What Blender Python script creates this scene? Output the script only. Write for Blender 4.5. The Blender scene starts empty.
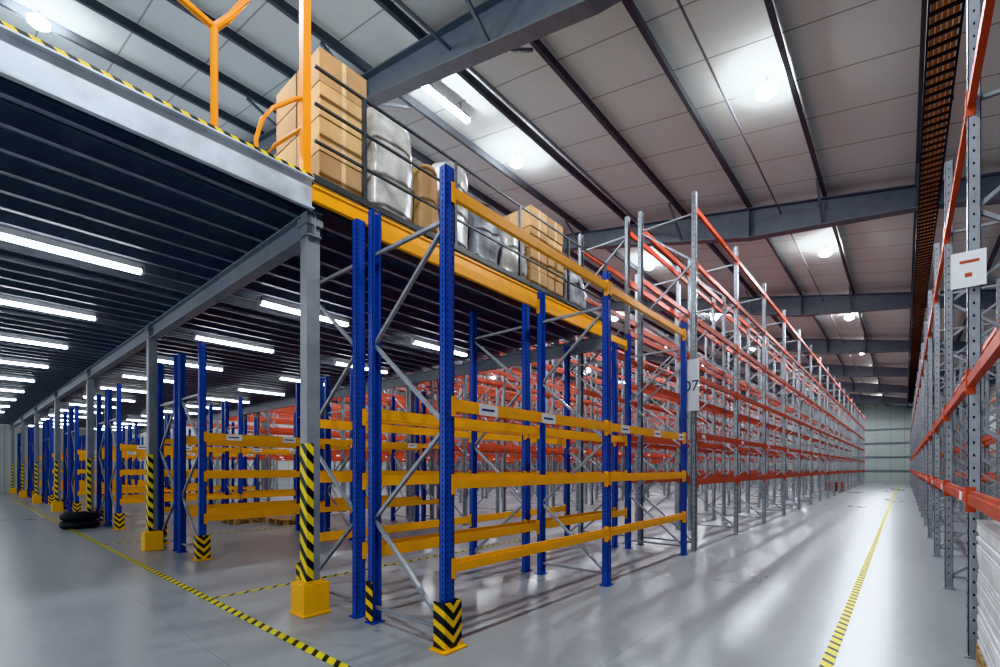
import bpy, bmesh, math, random
from mathutils import Vector, Matrix, noise
random.seed(7)
scene = bpy.context.scene

# ------------------------------------------------------------------ materials
def new_mat(name):
    m = bpy.data.materials.new(name); m.use_nodes = True
    nt = m.node_tree; b = nt.nodes['Principled BSDF']
    return m, nt, b

def paint(name, col, rough=0.4, metal=0.0, var=0.12, scale=6.0, bump=0.0):
    m, nt, b = new_mat(name)
    tc = nt.nodes.new('ShaderNodeTexCoord')
    n = nt.nodes.new('ShaderNodeTexNoise'); n.inputs['Scale'].default_value = scale
    n.inputs['Detail'].default_value = 4
    r = nt.nodes.new('ShaderNodeValToRGB')
    r.color_ramp.elements[0].position = 0.3; r.color_ramp.elements[1].position = 0.7
    r.color_ramp.elements[0].color = tuple(c*(1-var) for c in col)+(1,)
    r.color_ramp.elements[1].color = tuple(min(1, c*(1+var)) for c in col)+(1,)
    nt.links.new(tc.outputs['Object'], n.inputs['Vector'])
    nt.links.new(n.outputs['Fac'], r.inputs['Fac'])
    nt.links.new(r.outputs['Color'], b.inputs['Base Color'])
    b.inputs['Roughness'].default_value = rough
    b.inputs['Metallic'].default_value = metal
    if bump > 0:
        bp = nt.nodes.new('ShaderNodeBump'); bp.inputs['Strength'].default_value = bump
        nt.links.new(n.outputs['Fac'], bp.inputs['Height'])
        nt.links.new(bp.outputs['Normal'], b.inputs['Normal'])
    return m

def math_node(nt, op, a, b=None):
    n = nt.nodes.new('ShaderNodeMath'); n.operation = op
    for i, v in enumerate((a, b)):
        if v is None: continue
        if isinstance(v, (int, float)): n.inputs[i].default_value = v
        else: nt.links.new(v, n.inputs[i])
    return n.outputs[0]

def stripes(name, wx, wy, wz, c1, c2, duty=0.5, rough=0.5, chev=None):
    m, nt, b = new_mat(name)
    tc = nt.nodes.new('ShaderNodeTexCoord'); s = nt.nodes.new('ShaderNodeSeparateXYZ')
    nt.links.new(tc.outputs['Object'], s.inputs[0])
    yv = s.outputs[1]
    if chev is not None: yv = math_node(nt, 'ABSOLUTE', math_node(nt, 'SUBTRACT', yv, chev))
    v = math_node(nt, 'ADD', math_node(nt, 'MULTIPLY', s.outputs[0], wx), math_node(nt, 'MULTIPLY', yv, wy))
    v = math_node(nt, 'ADD', v, math_node(nt, 'MULTIPLY', s.outputs[2], wz))
    f = math_node(nt, 'LESS_THAN', math_node(nt, 'FRACT', math_node(nt, 'ADD', v, 200.0)), duty)
    mx = nt.nodes.new('ShaderNodeMix'); mx.data_type = 'RGBA'
    nt.links.new(f, mx.inputs[0])
    mx.inputs[6].default_value = c2+(1,); mx.inputs[7].default_value = c1+(1,)
    nt.links.new(mx.outputs[2], b.inputs['Base Color'])
    b.inputs['Roughness'].default_value = rough
    return m

def emit(name, col, s):
    m, nt, b = new_mat(name)
    b.inputs['Base Color'].default_value = (0.8, 0.8, 0.8, 1)
    b.inputs['Emission Color'].default_value = col+(1,)
    b.inputs['Emission Strength'].default_value = s
    return m

M = {}
M['blue'] = paint('blue_paint', (0.015, 0.06, 0.38), 0.35, var=0.1)
M['orange'] = paint('orange_paint', (0.86, 0.38, 0.015), 0.4, var=0.06)
M['gate'] = paint('gate_orange_paint', (0.84, 0.31, 0.015), 0.4, var=0.06)
M['red'] = paint('red_paint', (0.46, 0.07, 0.028), 0.5, var=0.1)
M['grey'] = paint('galvanised_steel', (0.29, 0.31, 0.345), 0.42, 0.35, var=0.15, scale=10)
M['steel'] = paint('structural_grey_paint', (0.15, 0.17, 0.20), 0.5, var=0.08)
M['purlin'] = paint('purlin_dark_grey', (0.09, 0.10, 0.115), 0.5, var=0.08)
M['colgrey'] = paint('column_grey_paint', (0.25, 0.27, 0.30), 0.45, var=0.08)
M['fascia'] = paint('fascia_galvanised', (0.52, 0.56, 0.60), 0.4, 0.15, var=0.28, scale=3)
M['dark'] = paint('dark_joist', (0.27, 0.29, 0.33), 0.4, 0.3, var=0.1)
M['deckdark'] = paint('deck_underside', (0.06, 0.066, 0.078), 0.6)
M['black'] = paint('black_rubber', (0.012, 0.012, 0.013), 0.6)
M['hole'] = paint('slot_shadow', (0.005, 0.006, 0.01), 0.8)
M['yellow'] = paint('yellow_guard', (0.85, 0.42, 0.015), 0.45, var=0.05)
M['card'] = paint('cardboard', (0.58, 0.37, 0.18), 0.8, var=0.1, scale=3)
M['cardb'] = paint('cardboard_brown', (0.45, 0.27, 0.13), 0.8, var=0.12, scale=3)
M['tape'] = paint('packing_tape', (0.66, 0.48, 0.28), 0.3)
M['wood'] = paint('pallet_wood', (0.42, 0.27, 0.14), 0.75, var=0.25, scale=8)
M['wrap'] = paint('stretch_wrap', (0.48, 0.47, 0.45), 0.3, var=0.38, scale=5, bump=0.5)
M['bag'] = paint('grey_bag', (0.22, 0.23, 0.26), 0.45, var=0.5, scale=5, bump=0.5)
M['white'] = paint('white_label', (0.75, 0.76, 0.78), 0.5, var=0.03)
M['navy'] = paint('navy_print', (0.03, 0.05, 0.18), 0.5)
M['sheet'] = paint('packed_sheets', (0.62, 0.62, 0.64), 0.6, var=0.1)
M['rail'] = paint('rail_grey', (0.05, 0.055, 0.06), 0.5)
M['cable'] = paint('cable_bundle', (0.34, 0.13, 0.05), 0.6, var=0.4, scale=20)
M['tube'] = emit('tube_emission', (0.92, 0.97, 1.0), 18)
M['lamp'] = emit('lamp_emission', (0.95, 0.98, 1.0), 130)
YE = (0.85, 0.62, 0.02); BK = (0.015, 0.015, 0.015)
M['st_floorY'] = stripes('floor_tape_aisle', 6, 6, 0, (0.72, 0.62, 0.02), BK, 0.68)
M['st_floorX'] = stripes('floor_tape_cross', 6, 6, 0, (0.72, 0.62, 0.02), BK, 0.62)
M['st_edge'] = stripes('edge_tape', 0, 8, 8, YE, BK, 0.5)
M['st_post'] = stripes('post_stripes', 5.5, 5.5, 5.5, YE, BK, 0.5)
M['st_guard'] = stripes('guard_chevrons', 3, -8, 8, (0.85, 0.5, 0.02), BK, 0.45, chev=2.7)

def floor_mat():
    m, nt, b = new_mat('polished_concrete')
    tc = nt.nodes.new('ShaderNodeTexCoord')
    n1 = nt.nodes.new('ShaderNodeTexNoise'); n1.inputs['Scale'].default_value = 0.4; n1.inputs['Detail'].default_value = 4; n1.inputs['Roughness'].default_value = 0.5
    n2 = nt.nodes.new('ShaderNodeTexNoise'); n2.inputs['Scale'].default_value = 7; n2.inputs['Detail'].default_value = 5
    mp = nt.nodes.new('ShaderNodeMapping'); mp.inputs['Scale'].default_value = (1.6, 0.5, 1)
    nt.links.new(tc.outputs['Object'], mp.inputs[0]); nt.links.new(mp.outputs[0], n1.inputs['Vector'])
    nt.links.new(tc.outputs['Object'], n2.inputs['Vector'])
    r = nt.nodes.new('ShaderNodeValToRGB')
    r.color_ramp.elements[0].position = 0.3; r.color_ramp.elements[0].color = (0.25, 0.28, 0.31, 1)
    r.color_ramp.elements[1].position = 0.7; r.color_ramp.elements[1].color = (0.34, 0.37, 0.402, 1)
    f = math_node(nt, 'ADD', math_node(nt, 'MULTIPLY', n1.outputs['Fac'], 0.65), math_node(nt, 'MULTIPLY', n2.outputs['Fac'], 0.35))
    nt.links.new(f, r.inputs['Fac'])
    s = nt.nodes.new('ShaderNodeSeparateXYZ'); nt.links.new(tc.outputs['Object'], s.inputs[0])
    jx = math_node(nt, 'LESS_THAN', math_node(nt, 'FRACT', math_node(nt, 'ADD', math_node(nt, 'DIVIDE', s.outputs[0], 5.85), 20.3)), 0.0012)
    jy = math_node(nt, 'LESS_THAN', math_node(nt, 'FRACT', math_node(nt, 'ADD', math_node(nt, 'DIVIDE', s.outputs[1], 6.0), 20.77)), 0.0012)
    j = math_node(nt, 'MAXIMUM', jx, jy)
    mx = nt.nodes.new('ShaderNodeMix'); mx.data_type = 'RGBA'
    nt.links.new(math_node(nt, 'MULTIPLY', j, 0.5), mx.inputs[0]); nt.links.new(r.outputs[0], mx.inputs[6]); mx.inputs[7].default_value = (0.08, 0.08, 0.09, 1)
    nt.links.new(mx.outputs[2], b.inputs['Base Color'])
    rr = nt.nodes.new('ShaderNodeMapRange'); rr.inputs['To Min'].default_value = 0.25; rr.inputs['To Max'].default_value = 0.34
    nt.links.new(n1.outputs['Fac'], rr.inputs['Value']); rr.inputs['From Min'].default_value = 0.2; rr.inputs['From Max'].default_value = 0.8
    nt.links.new(rr.outputs[0], b.inputs['Roughness'])
    return m
def panel_mat(name, col, axis, pitch, seam, ribs=0.0, rough=0.6, seamamt=.8):
    m, nt, b = new_mat(name)
    tc = nt.nodes.new('ShaderNodeTexCoord'); s = nt.nodes.new('ShaderNodeSeparateXYZ')
    nt.links.new(tc.outputs['Object'], s.inputs[0])
    n = nt.nodes.new('ShaderNodeTexNoise'); n.inputs['Scale'].default_value = 0.5
    nt.links.new(tc.outputs['Object'], n.inputs['Vector'])
    fr = math_node(nt, 'FRACT', math_node(nt, 'ADD', math_node(nt, 'DIVIDE', s.outputs[axis], pitch), 100.0))
    f = math_node(nt, 'LESS_THAN', fr, 0.025)
    mx = nt.nodes.new('ShaderNodeMix'); mx.data_type = 'RGBA'
    r = nt.nodes.new('ShaderNodeValToRGB')
    r.color_ramp.elements[0].color = tuple(c*0.92 for c in col)+(1,); r.color_ramp.elements[1].color = tuple(c*1.08 for c in col)+(1,)
    nt.links.new(n.outputs['Fac'], r.inputs[0])
    nt.links.new(math_node(nt, 'MULTIPLY', f, seamamt), mx.inputs[0]); nt.links.new(r.outputs[0], mx.inputs[6]); mx.inputs[7].default_value = seam+(1,)
    nt.links.new(mx.outputs[2], b.inputs['Base Color'])
    b.inputs['Roughness'].default_value = rough
    if ribs:
        w = math_node(nt, 'SINE', math_node(nt, 'MULTIPLY', s.outputs[axis], 6.283/ribs))
        bp = nt.nodes.new('ShaderNodeBump'); bp.inputs['Strength'].default_value = 0.12; bp.inputs['Distance'].default_value = 0.005
        nt.links.new(w, bp.inputs['Height']); nt.links.new(bp.outputs[0], b.inputs['Normal'])
    return m
M['floor'] = floor_mat()
M['ceil'] = panel_mat('ceiling_panels', (0.60, 0.65, 0.64), 1, 1.15, (0.18, 0.19, 0.19), 0.23, .7, .7)
M['wallY'] = panel_mat('wall_panels_a', (0.30, 0.34, 0.33), 0, 1.1, (0.12, 0.14, 0.14))
M['wallX'] = panel_mat('wall_panels_b', (0.40, 0.43, 0.43), 1, 1.1, (0.16, 0.18, 0.18))

# ------------------------------------------------------------------ builder
class B:
    def __init__(s): s.v = []; s.f = []; s.mi = []; s.m = []
    def mat(s, k):
        if k not in s.m: s.m.append(k)
        return s.m.index(k)
    def box(s, x0, x1, y0, y1, z0, z1, k):
        i = len(s.v); mi = s.mat(k)
        s.v += [(x0,y0,z0),(x1,y0,z0),(x1,y1,z0),(x0,y1,z0),(x0,y0,z1),(x1,y0,z1),(x1,y1,z1),(x0,y1,z1)]
        for q in ((0,3,2,1),(4,5,6,7),(0,1,5,4),(1,2,6,5),(2,3,7,6),(3,0,4,7)):
            s.f.append(tuple(i+a for a in q)); s.mi.append(mi)
    def strut(s, p, q, w, h, k, up=(0,0,1)):
        p = Vector(p); q = Vector(q); d = (q-p).normalized(); u = Vector(up)
        if abs(d.dot(u)) > 0.98: u = Vector((0,1,0))
        a = d.cross(u).normalized()*w/2; b = d.cross(a).normalized()*h/2
        i = len(s.v); mi = s.mat(k)
        for c in (p, q):
            for e in (-a-b, a-b, a+b, -a+b): s.v.append(tuple(c+e))
        for t in ((3,2,1,0),(4,5,6,7),(0,1,5,4),(1,2,6,5),(2,3,7,6),(3,0,4,7)):
            s.f.append(tuple(i+x for x in t)); s.mi.append(mi)
    def tube(s, pts, r, k, n=10):
        mi = s.mat(k); pts = [Vector(p) for p in pts]; rings = []
        if not isinstance(r, (list, tuple)): r = [r]*len(pts)
        for j, p in enumerate(pts):
            d = (pts[min(j+1, len(pts)-1)] - pts[max(j-1, 0)]).normalized()
            u = Vector((0,0,1)) if abs(d.z) < 0.9 else Vector((1,0,0))
            a = d.cross(u).normalized(); b = d.cross(a).normalized()
            i = len(s.v)
            for t in range(n):
                th = 2*math.pi*t/n; s.v.append(tuple(p + a*r[j]*math.cos(th) + b*r[j]*math.sin(th)))
            rings.append(i)
        for a0, b0 in zip(rings, rings[1:]):
            for t in range(n):
                s.f.append((a0+t, a0+(t+1)%n, b0+(t+1)%n, b0+t)); s.mi.append(mi)
        s.f.append(tuple(rings[0]+t for t in range(n))); s.mi.append(mi)
        s.f.append(tuple(rings[-1]+t for t in range(n))[::-1]); s.mi.append(mi)
    def poly(s, vs, k):
        i = len(s.v); s.v += [tuple(v) for v in vs]; s.f.append(tuple(range(i, i+len(vs)))); s.mi.append(s.mat(k))
    def obj(s, name, bevel=0, smooth=False, parent=None):
        me = bpy.data.meshes.new(name); me.from_pydata(s.v, [], s.f)
        for k in s.m: me.materials.append(M[k])
        for p, mi in zip(me.polygons, s.mi):
            p.material_index = mi; p.use_smooth = smooth
        bm = bmesh.new(); bm.from_mesh(me); bmesh.ops.recalc_face_normals(bm, faces=bm.faces); bm.to_mesh(me); bm.free()
        o = bpy.data.objects.new(name, me); scene.collection.objects.link(o)
        if bevel:
            md = o.modifiers.new('bevel', 'BEVEL'); md.width = bevel; md.segments = 2; md.limit_method = 'ANGLE'
        if parent: o.parent = parent
        return o

# ------------------------------------------------------------------ room
YB = 62.0; XL = -42.0; XR = 4.2; Y0 = -6.0; RIDGE = -20.0
def roofz(x): return 7.7-0.2*x if x > RIDGE else 7.7-0.2*RIDGE-0.2*(RIDGE-x)
b = B(); b.box(XL, XR, Y0, YB, -0.2, 0, 'floor'); b.obj('floor')
b = B()
for xa, xb in ((XL, RIDGE), (RIDGE, XR)):
    za, zb = roofz(xa+1e-6), roofz(xb)
    b.poly([(xa,Y0,za),(xb,Y0,zb),(xb,YB,zb),(xa,YB,za)], 'ceil')
    b.poly([(xa,Y0,za+.2),(xb,Y0,zb+.2),(xb,YB,zb+.2),(xa,YB,za+.2)], 'ceil')
b.obj('ceiling')
b = B()
b.poly([(XL,YB,0),(XR,YB,0),(XR,YB,roofz(XR)),(RIDGE,YB,roofz(RIDGE)),(XL,YB,roofz(XL))], 'wallY')
b.obj('wall_back')
b = B(); b.box(XR, XR+.2, Y0, YB, 0, roofz(XR), 'wallX'); b.obj('wall_right')
b = B(); b.box(XL-.2, XL, Y0, YB, 0, roofz(XL), 'wallX'); b.obj('wall_left')
b = B()
for z in (1.2, 2.6, 4.0, 5.4): b.box(XL+.2, XR-.05, YB-.16, YB-.02, z, z+.12, 'steel')
x = XR-2.5
while x > XL: b.box(x-.1, x+.1, YB-.3, YB-.02, 0, roofz(x)-.25, 'steel'); x -= 5.4
b.obj('trim_1')

# portal girders
prof = [(XR, 6.0), (0.4, 6.95), (-3.0, 7.35), (-8.0, 8.62), (-14, 9.95), (-20, 11.1)]
prof += [(2*RIDGE-x, z) for x, z in prof[::-1][1:]]
prof = [p for p in prof if p[0] >= XL]
for yg in [5.3+8*i for i in range(-1, 7)]:
    b = B()
    for (x0, z0), (x1, z1) in zip(prof, prof[1:]):
        t0, t1 = roofz(x0)-.22, roofz(x1)-.22
        for s in (-.008, .008):
            b.poly([(x0,yg+s,z0),(x1,yg+s,z1),(x1,yg+s,t1),(x0,yg+s,t0)], 'steel')
        b.strut((x0,yg,z0),(x1,yg,z1), .26, .025, 'steel')
        b.strut((x0,yg,t0),(x1,yg,t1), .26, .025, 'steel')
        b.box(x0-.01, x0+.01, yg-.12, yg+.12, z0, t0, 'steel')
    b.box(XR-.35, XR-.02, yg-.13, yg+.13, 0, 6.1, 'steel')
    b.box(XL+.02, XL+.35, yg-.13, yg+.13, 0, roofz(XL)-.3, 'steel')
    for x in (0.2, -1.45, -4.7, -7.9, -11.1, -14.3):
        zb = [z0+(z1-z0)*(x-x0)/(x1-x0) for (x0,z0),(x1,z1) in zip(prof,prof[1:]) if x1 <= x <= x0][0]
        for sg in (-1, 1):
            b.strut((x, yg+sg*.05, zb+.03), (x, yg+sg*1.0, roofz(x)-.2), .05, .05, 'steel')
    b.obj('roof_girder')
b = B()
x = 3.4
while x > XL+1:
    z = roofz(x)-.02
    b.box(x-.008, x+.008, Y0, YB-.1, z-.18, z, 'purlin')
    b.box(x-.035, x+.035, Y0, YB-.1, z-.19, z-.178, 'purlin')
    x -= 1.6
b.obj('roof_purlins')
b = B()
b.tube([(-5.6,Y0,8.3),(-5.6,YB-.2,8.3)], .03, 'steel', 8)
b.tube([(-2.3,Y0,7.75),(-2.3,YB-.2,7.75)], .018, 'steel', 8)
b.obj('ceiling_pipe')

# cable ladder
b = B()
zc = 6.75
b.box(.20,.22,Y0,50,zc,zc+.1,'black'); b.box(.50,.52,Y0,50,zc,zc+.1,'black')
y = 0
while y < 50:
    b.box(.22,.50,y,y+.05,zc+.01,zc+.03,'black'); y += .2
for i in range(5): b.box(.235+.052*i,.272+.052*i,Y0,50,zc+.03,zc+.06,'cable')
y = 1.3
while y < 50:
    b.box(.19,.2,y,y+.02,zc,roofz(.2)-.02,'black'); b.box(.52,.53,y,y+.02,zc,roofz(.53)-.02,'black'); y += 4
b.obj('cable_tray')

# ------------------------------------------------------------------ racks
def rack(xf, xr, ys, height, levels, post, beam, detail=1, bracestart=.15):
    b = B(); sg = 1 if xf > xr else -1
    W = .1
    for y in ys:
        for xp, s in ((xf, -sg), (xr, sg)):
            x0, x1 = sorted((xp, xp+s*.006)); b.box(x0, x1, y-W/2, y+W/2, .01, height, post)
            x0, x1 = sorted((xp, xp+s*.075))
            b.box(x0, x1, y-W/2, y-W/2+.006, .01, height, post); b.box(x0, x1, y+W/2-.006, y+W/2, .01, height, post)
            x2, x3 = sorted((xp+s*.07, xp+s*.075))
            b.box(x2, x3, y-W/2, y-W/2+.025, .01, height, post); b.box(x2, x3, y+W/2-.025, y+W/2, .01, height, post)
            x0, x1 = sorted((xp-s*.02, xp+s*.1)); b.box(x0, x1, y-.075, y+.075, 0, .012, post)
            if detail > 1:
                z = .2
                xo0, xo1 = sorted((xp-s*.001, xp+s*.001))
                while z < height-.05:
                    for dy in (-.026, .026):
                        b.box(xo0, xo1, y+dy-.005, y+dy+.005, z-.010, z+.010, 'hole')
                    xs = xp+s*.035
                    b.box(xs-.006, xs+.006, y-W/2-.001, y-W/2+.001, z-.010, z+.010, 'hole')
                    z += .05 if detail > 2 else .1
        xa, xb_ = xf-sg*.04, xr+sg*.04
        b.strut((xa,y,bracestart),(xb_,y,bracestart), .035, .03, 'grey')
        z = bracestart; flip = False; step = .85
        while z+step < height-.1:
            p, q = (xa, xb_) if not flip else (xb_, xa)
            b.strut((p,y,z),(q,y,z+step), .035, .03, 'grey')
            z += step; flip = not flip
        b.strut((xa,y,z+.02),(xb_,y,z+.02), .035, .03, 'grey')
    for ya, yb in zip(ys, ys[1:]):
        for z in levels:
            for xp, s in ((xf, -sg), (xr, sg)):
                x0, x1 = sorted((xp-s*.004, xp+s*.04))
                b.box(x0, x1, ya+W/2, yb-W/2, z-.055, z+.02, beam)
                xk0, xk1 = sorted((xp+s*.008, xp+s*.04))
                b.box(xk0, xk1, ya+W/2, yb-W/2, z+.02, z+.05, beam)
                xo0, xo1 = sorted((xp-s*.008, xp+s*.045))
                for yy in (ya+W/2, yb-W/2-.006): b.box(xo0, xo1, yy, yy+.006, z-.12, z+.08, beam)
                xq0, xq1 = sorted((xp-s*.01, xp-s*.004))
                b.box(xq0, xq1, ya+W*.1, ya+W/2, z-.1, z+.07, beam); b.box(xq0, xq1, yb-W/2, yb-W*.1, z-.1, z+.07, beam)
    return b

def guard(x, y, s, parent):
    b = B()
    b.box(*sorted((x+s*.03, x+s*.042)), y-.085, y+.085, .02, .4, 'st_guard')
    b.box(*sorted((x-s*.1, x+s*.042)), y-.097, y-.085, .02, .4, 'st_guard')
    b.box(*sorted((x-s*.1, x+s*.042)), y+.085, y+.097, .02, .4, 'st_guard')
    b.box(*sorted((x-s*.12, x+s*.08)), y-.13, y+.13, 0, .02, 'yellow')
    b.obj('post_guard', .004, parent=parent)

BL = [.68, 1.38, 2.03]
TL = [1.25, 2.1, 3.15, 4.2, 5.2, 6.2]
P = 5.85
ysB = [2.7, 5.48, 8.26]
ysT = [8.8+2.8*i for i in range(18)]
for k in range(7):
    x0 = -2.86-P*k
    det = 3 if k == 0 else (2 if k == 1 else 1)
    for a, c in ((x0, x0-1.1), (x0-2.44, x0-1.3)):
        s = 1 if a > c else -1
        lv = BL+[3.81] if (k == 0 and s == 1) else BL
        b = rack(a, c, ysB, 4.0 if k == 0 else 3.55, lv, 'blue', 'orange', det)
        for y in (3.05, 4.0, 5.8, 6.9, 7.9):
            b.box(*sorted((a+s*.004, a+s*.008)), y, y+.25, 1.97, 2.07, 'white')
            b.box(*sorted((a+s*.008, a+s*.009)), y+.03, y+.2, 2.01, 2.03, 'navy')
        o = b.obj('pallet_rack')
        if k < 6: guard(a, 2.7, s, o)
        if k == 0 and s == 1:
            g = B(); g.box(c-.012, c-.004, 2.65, 2.75, .03, .4, 'st_guard'); g.box(c-.012, c+.09, 2.63, 2.642, .03, .4, 'st_guard')
            g.obj('post_guard_back', parent=o)
        if k < 6:
            b = rack(a, c, ysT, 6.5, TL, 'grey', 'red', 2 if (k == 0 and s == 1) else 1)
            if s == 1:
                for i, y in enumerate(ysT[:-1]):
                    b.box(a+.004, a+.008, y+.3, y+.5, 2.05, 2.12, 'white')
            b.obj('pallet_rack')
ysR = [2.5+2.8*i for i in range(-1, 20)]
b = rack(.38, 1.48, ysR, 5.3, [1.27, 2.2, 4.4], 'grey', 'red', 2)
for y in ysR[1:10]:
    b.box(.372, .376, y+.4, y+.6, 1.22, 1.29, 'white')
rr_ = b.obj('pallet_rack')
b = rack(2.9, 1.75, ysR, 5.3, [1.27, 2.2, 4.4], 'grey', 'red', 1); b.obj('pallet_rack')

# aisle number sign (faces the cross aisle)
b = B()
b.box(-3.02, -2.70, 8.44, 8.452, 2.5, 3.4, 'white')
b.box(-2.95, -2.88, 8.452, 8.70, 3.2, 3.22, 'grey'); b.box(-2.95, -2.88, 8.452, 8.70, 2.7, 2.72, 'grey')
sg_ = b.obj('aisle_number_sign')
cu = bpy.data.curves.new('digits', 'FONT'); cu.body = '07'; cu.size = .26; cu.extrude = .002; cu.align_x = 'CENTER'
o = bpy.data.objects.new('digits', cu); scene.collection.objects.link(o)
o.location = (-2.83, 8.436, 2.85); o.rotation_euler = (math.pi/2, 0, 0); cu.materials.append(M['navy']); o.parent = sg_

# ------------------------------------------------------------------ mezzanine
EX = -4.5; YM0 = -5.0; YM1 = 8.6; YE0 = 2.36
b = B()
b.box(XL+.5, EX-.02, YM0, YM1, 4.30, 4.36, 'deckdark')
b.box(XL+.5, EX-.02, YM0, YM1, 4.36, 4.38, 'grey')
x = EX-.35
while x > XL+.8:
    b.box(x-.004, x+.004, YM0, YM1, 4.12, 4.30, 'dark')
    b.box(x-.004, x+.07, YM0, YM1, 4.12, 4.128, 'dark')
    b.box(x-.004, x+.07, YM0, YM1, 4.292, 4.30, 'dark')
    x -= .42
for y in (YM0+.3, 2.43, 8.45):
    b.box(XL+.6, EX-.06, y-.07, y+.07, 3.86, 3.875, 'colgrey')
    b.box(XL+.6, EX-.06, y-.07, y+.07, 4.10, 4.118, 'colgrey')
    b.box(XL+.6, EX-.06, y-.008, y+.008, 3.87, 4.11, 'colgrey')
b.box(EX-.02, EX, YM0, YE0, 4.07, 4.38, 'fascia')
b.box(EX-.02, EX+.05, YM0, YE0, 4.07, 4.085, 'fascia')
b.box(EX-.02, EX+.05, YM0, YE0, 4.365, 4.38, 'fascia')
b.box(EX-.02, EX+.03, YE0, YM1, 4.17, 4.30, 'orange')
b.box(EX-.02, EX+.045, YE0, YM1, 4.30, 4.325, 'orange')
for yc in (2.43, 8.45):
    for k in range(7):
        x = -4.67-P*k
        if yc > 5:
            if k: b.box(x-.06, x+.06, yc-.06, yc+.06, 0, 3.86, 'colgrey')
            continue
        b.box(x-.07, x-.06, yc-.07, yc+.07, 0, 4.1, 'colgrey'); b.box(x+.06, x+.07, yc-.07, yc+.07, 0, 4.1, 'colgrey')
        b.box(x-.06, x+.06, yc-.005, yc+.005, 0, 4.1, 'colgrey')
        b.box(x-.06, x+.06, yc-.07, yc-.06, 0, 4.1, 'colgrey')
        b.box(x-.1, x+.1, yc-.09, yc+.09, 3.98, 4.06, 'colgrey')
        b.box(x-.073, x+.073, yc-.073, yc+.0, .3, 1.75, 'st_post')
mez = b.obj('mezzanine')
b = B(); b.box(EX-.015, EX+.04, YM0, YE0, 4.381, 4.412, 'st_edge'); b.obj('edge_warning_tape')
b = B(); b.box(EX-.015, EX+.01, YE0+.01, YM1, 4.381, 4.45, 'rail'); b.obj('deck_kickplate')
for k in range(7):
    x = -4.67-P*k; b = B()
    b.box(x-.14, x+.14, 2.43-.14, 2.43+.14, 0, .33, 'yellow')
    b.box(x-.15, x+.15, 2.43-.15, 2.43+.15, 0, .03, 'yellow')
    b.box(x-.11, x+.11, 2.43-.11, 2.43+.11, .33, .345, 'yellow')
    b.obj('foot_guard', .01, parent=mez)

for k in range(12):
    for j in (-1, 0, 1, 2):  # first row along y is out of view, added for its light
        x = -7.45-2.93*k; y = .12+2.95*j
        if x < XL+1: continue
        b = B(); b.box(x-.05, x+.05, y, y+1.5, 4.04, 4.11, 'white'); b.box(x-.045, x+.045, y+.02, y+1.48, 3.995, 4.04, 'tube')
        b.box(x-.05,x+.05,y-.01,y+.02,3.99,4.11,'white'); b.box(x-.05,x+.05,y+1.48,y+1.51,3.99,4.11,'white')
        b.obj('fluorescent_tube_light')
b = B(); b.box(-7.06,-6.94,5.9,7.15,8.85,8.92,'white'); b.box(-7.05,-6.95,5.92,7.13,8.80,8.85,'lamp')
b.box(-7.01,-6.99,6.1,6.12,8.9,9.1,'steel'); b.box(-7.01,-6.99,6.9,6.92,8.9,9.1,'steel'); b.obj('linear_ceiling_light')
for i in range(7):
    for j in range(8):
        x = -1.75-5.35*i; y = 1.1+7.8*j; z = roofz(x)-.16
        if x < XL+1 or (i > 4 and j > 4): continue
        b = B()
        b.tube([(x,y,z+.14),(x,y,z+.02)], .02, 'steel', 8)
        b.tube([(x,y,z+.03),(x,y,z)], [.07,.10], 'white', 24)
        b.tube([(x,y,z),(x,y,z-.06),(x,y,z-.12),(x,y,z-.17),(x,y,z-.2)], [.10,.16,.16,.10,.04], 'lamp', 24)
        o = b.obj('high_bay_lamp')
        l = bpy.data.lights.new('light', 'SPOT'); l.energy = 560; l.color = (.90,.96,1); l.shadow_soft_size = .12
        l.spot_size = math.radians(172); l.spot_blend = .3
        lo = bpy.data.objects.new('light', l); lo.location = (x, y, z-.34); scene.collection.objects.link(lo); lo.parent = o

# safety gate (orange)
b = B()
gx = EX-.06
b.box(gx-.04, gx+.04, 2.28, 2.36, 4.381, 7.0, 'gate')
b.tube([(gx,1.5,4.385),(gx,1.5,5.35)], .032, 'gate')
b.tube([(gx,1.5,5.33),(gx,1.15,5.42),(gx,.7,5.65)], .032, 'gate')
b.tube([(gx,1.5,5.33),(gx,1.62,5.5),(gx,1.8,5.85),(gx,2.0,6.3)], .032, 'gate')
b.tube([(gx,1.85,4.385),(gx,1.85,4.55),(gx,1.90,4.75),(gx,2.0,4.92),(gx,2.2,5.12),(gx,2.3,5.2)], .02, 'gate')
b.tube([(gx-.6,2.1,4.385),(gx-.6,2.1,4.7),(gx-.4,2.2,4.85),(gx,2.3,4.9)], .018, 'gate')
b.box(gx-.1, gx+.035, 2.24, 2.355, 4.381, 4.40, 'gate')
b.box(gx-.07, gx+.035, 1.42, 1.58, 4.381, 4.40, 'gate')
b.obj('mezzanine_safety_gate')
b = B()
for y in [3.0+1.4*i for i in range(5)]: b.box(EX-.08, EX-.04, y-.02, y+.02, 4.381, 5.6, 'rail')
for z in (5.58, 5.2, 4.82): b.box(EX-.07, EX-.045, 2.42, 8.6, z, z+.025, 'rail')
b.obj('mezzanine_railing')

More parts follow.
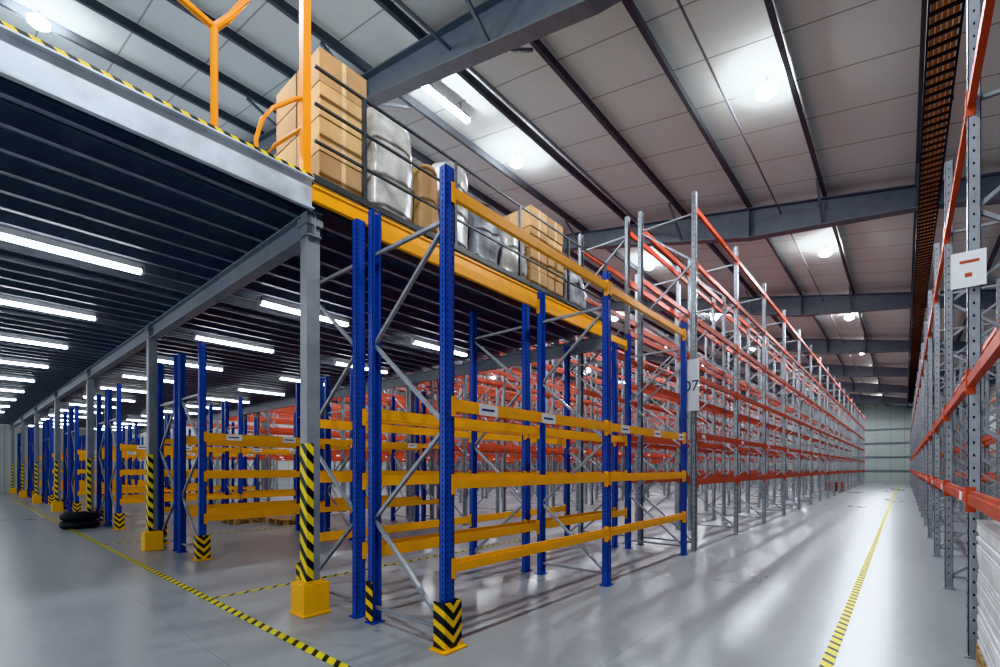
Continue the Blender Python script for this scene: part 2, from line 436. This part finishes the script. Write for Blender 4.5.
# ------------------------------------------------------------------ goods on deck
def pallet(b, x0, x1, y0, y1, z, k='wood'):
    for i in range(7):
        t = y0+(y1-y0-.09)*i/6; b.box(x0, x1, t, t+.09, z+.12, z+.142, k)
    for i in range(3):
        t = x0+(x1-x0-.1)*i/2
        b.box(t, t+.1, y0, y1, z, z+.02, k); b.box(t, t+.1, y0, y1, z+.1, z+.12, k)
        for j in range(3):
            u = y0+(y1-y0-.12)*j/2; b.box(t, t+.1, u, u+.12, z+.02, z+.1, k)
def carton_stack(x0, x1, y0, y1, z, nx, ny, nz, h, kk=('card','card','cardb')):
    b = B(); pallet(b, x0, x1, y0, y1, z); z += .145
    for i in range(nx):
        for j in range(ny):
            for k in range(nz):
                w = (x1-x0)/nx; d = (y1-y0)/ny; e = .008; r = random.uniform(-.02,.02)
                a0, a1, c0, c1 = x0+i*w+e+r, x0+(i+1)*w-e+r, y0+j*d+e, y0+(j+1)*d-e
                b.box(a0, a1, c0, c1, z+k*h+.005, z+(k+1)*h-.005, random.choice(kk))
                m = (c0+c1)/2
                b.box(a0-.001, a1+.001, m-.03, m+.03, z+k*h+.004, z+(k+1)*h-.004, 'tape')
    return b.obj('carton_stack_on_pallet', .006)
def lumpy(name, x0, x1, y0, y1, z0, z1, key, amp, n=11, taper=.06):
    bm = bmesh.new(); bmesh.ops.create_cube(bm, size=1); bmesh.ops.subdivide_edges(bm, edges=bm.edges[:], cuts=n, use_grid_fill=True)
    cx, cy = (x0+x1)/2, (y0+y1)/2
    for v in bm.verts:
        c = v.co.copy(); t = c.z+.5
        m = max(abs(c.x), abs(c.y)); rr = math.hypot(c.x, c.y)
        f = 1 if m == 0 else (1-.2*(rr/m-1))
        f *= 1-taper*t*t
        p = Vector((cx+c.x*(x1-x0)*f, cy+c.y*(y1-y0)*f, z0+t*(z1-z0)*(1-.12*(rr**2)*1.2*(t > .5))))
        nz = noise.noise_vector(p*3.2)*amp+noise.noise_vector(p*9)*amp*.5
        if t > 0.02: p += nz
        v.co = p
    me = bpy.data.meshes.new(name); bm.to_mesh(me); bm.free(); me.materials.append(M[key])
    for p in me.polygons: p.use_smooth = True
    o = bpy.data.objects.new(name, me); scene.collection.objects.link(o); return o
D = 4.381
carton_stack(-5.75, -4.72, 2.56, 3.16, D, 2, 1, 4, .37)
def wrapped(x0,x1,y0,y1,h,key,amp=.04):
    b = B(); pallet(b, x0, x1, y0, y1, D); p = b.obj('wrapped_pallet_load')
    o = lumpy('wrapped_goods', x0+.02, x1-.02, y0+.02, y1-.02, D+.14, D+h, key, amp); o.parent = p
wrapped(-5.7,-4.72,3.22,3.90,1.5,'wrap')
wrapped(-6.9,-5.95,3.0,3.9,1.3,'wrap')
wrapped(-5.7,-4.72,3.96,4.34,1.15,'cardb',.02)
wrapped(-5.7,-4.72,4.40,4.92,1.45,'wrap')
wrapped(-6.9,-5.95,4.0,4.8,1.75,'bag',.05)
wrapped(-5.7,-4.72,4.98,5.58,1.15,'bag',.07)
wrapped(-5.7,-4.72,5.64,6.24,1.0,'wrap',.07)
carton_stack(-5.75, -4.75, 6.34, 7.34, D, 2, 2, 4, .35)
wrapped(-7.0,-5.95,5.0,6.0,1.6,'bag',.06)
carton_stack(-7.0, -6.0, 6.2, 7.2, D, 2, 2, 3, .4, ('cardb','card'))
wrapped(-5.75,-4.75,7.45,8.3,.9,'bag',.05)
carton_stack(-8.4, -7.4, 2.9, 3.7, D, 2, 2, 3, .38)
lumpy('sacks_on_deck', -6.9, -6.1, 1.9, 2.6, D, D+.85, 'bag', .07)

# ------------------------------------------------------------------ floor tape
b = B(); b.box(-.49,-.41,Y0+.2,55,.001,.004,'st_floorY'); b.obj('aisle_floor_tape')
b = B(); b.box(-32,-2.9,1.89,1.97,.001,.004,'st_floorX'); b.obj('cross_floor_tape')
for k in range(6):
    b = B(); b.box(-6.08-P*k,-6.01-P*k,1.98,8.6,.001,.004,'st_floorY'); b.obj('bay_floor_tape')

# tyres
b = B()
def torus(cx, cy, cz, R, r, key):
    mi = b.mat(key); i0 = len(b.v); n, m = 32, 12
    for i in range(n):
        t = 2*math.pi*i/n
        for j in range(m):
            u = 2*math.pi*j/m; rr = R+r*math.cos(u)
            b.v.append((cx+rr*math.cos(t), cy+rr*math.sin(t), cz+r*.75*math.copysign(abs(math.sin(u))**.6, math.sin(u))))
    for i in range(n):
        for j in range(m):
            b.f.append((i0+i*m+j, i0+((i+1)%n)*m+j, i0+((i+1)%n)*m+(j+1)%m, i0+i*m+(j+1)%m)); b.mi.append(mi)
torus(-15.70, 2.13, .098, .26, .13, 'black'); torus(-15.73, 2.14, .295, .26, .13, 'black')
b.obj('tyre_stack', smooth=True)
for (x, y) in ((-14.4, 4.9), (-13.3, 5.7)):
    b = B(); pallet(b, x, x+1.0, y, y+.8, 0); b.obj('wooden_pallet')
b = B()
for i in range(4): pallet(b, -3.9, -2.95, 37, 38.2, i*.145, 'red')
b.obj('red_pallet_stack')

b = B(); pallet(b, .42, 1.34, 3.9, 5.2, 0)
z = .145
while z < 1.1:
    o_ = random.uniform(-.008,.008); b.box(.43+o_, 1.32+o_, 3.93, 5.19, z, z+.028, 'sheet'); z += .032
b.obj('sheet_stack_on_pallet')
b = B()
b.box(.28,.48,5.20,5.208,2.92,3.20,'white'); b.box(.36,.40,5.196,5.20,3.0,3.03,'red'); b.box(.33,.44,5.196,5.20,3.11,3.13,'red')
b.obj('information_sign', parent=rr_)

# ------------------------------------------------------------------ world & camera
w = bpy.data.worlds.new('World'); scene.world = w; w.use_nodes = True
w.node_tree.nodes['Background'].inputs[0].default_value = (.85,.92,1,1)
w.node_tree.nodes['Background'].inputs[1].default_value = 1.4
cam = bpy.data.cameras.new('camera'); co = bpy.data.objects.new('camera', cam); scene.collection.objects.link(co)
cam.sensor_width = 36; cam.lens = 472*36/1000; cam.shift_y = 0.1345; cam.clip_start = .05; cam.clip_end = 300
co.location = (0, 0, 1.5); co.rotation_euler = (math.pi/2, 0, math.radians(40.6))
scene.camera = co
scene.view_settings.view_transform = 'Khronos PBR Neutral'
scene.view_settings.exposure = 0.12
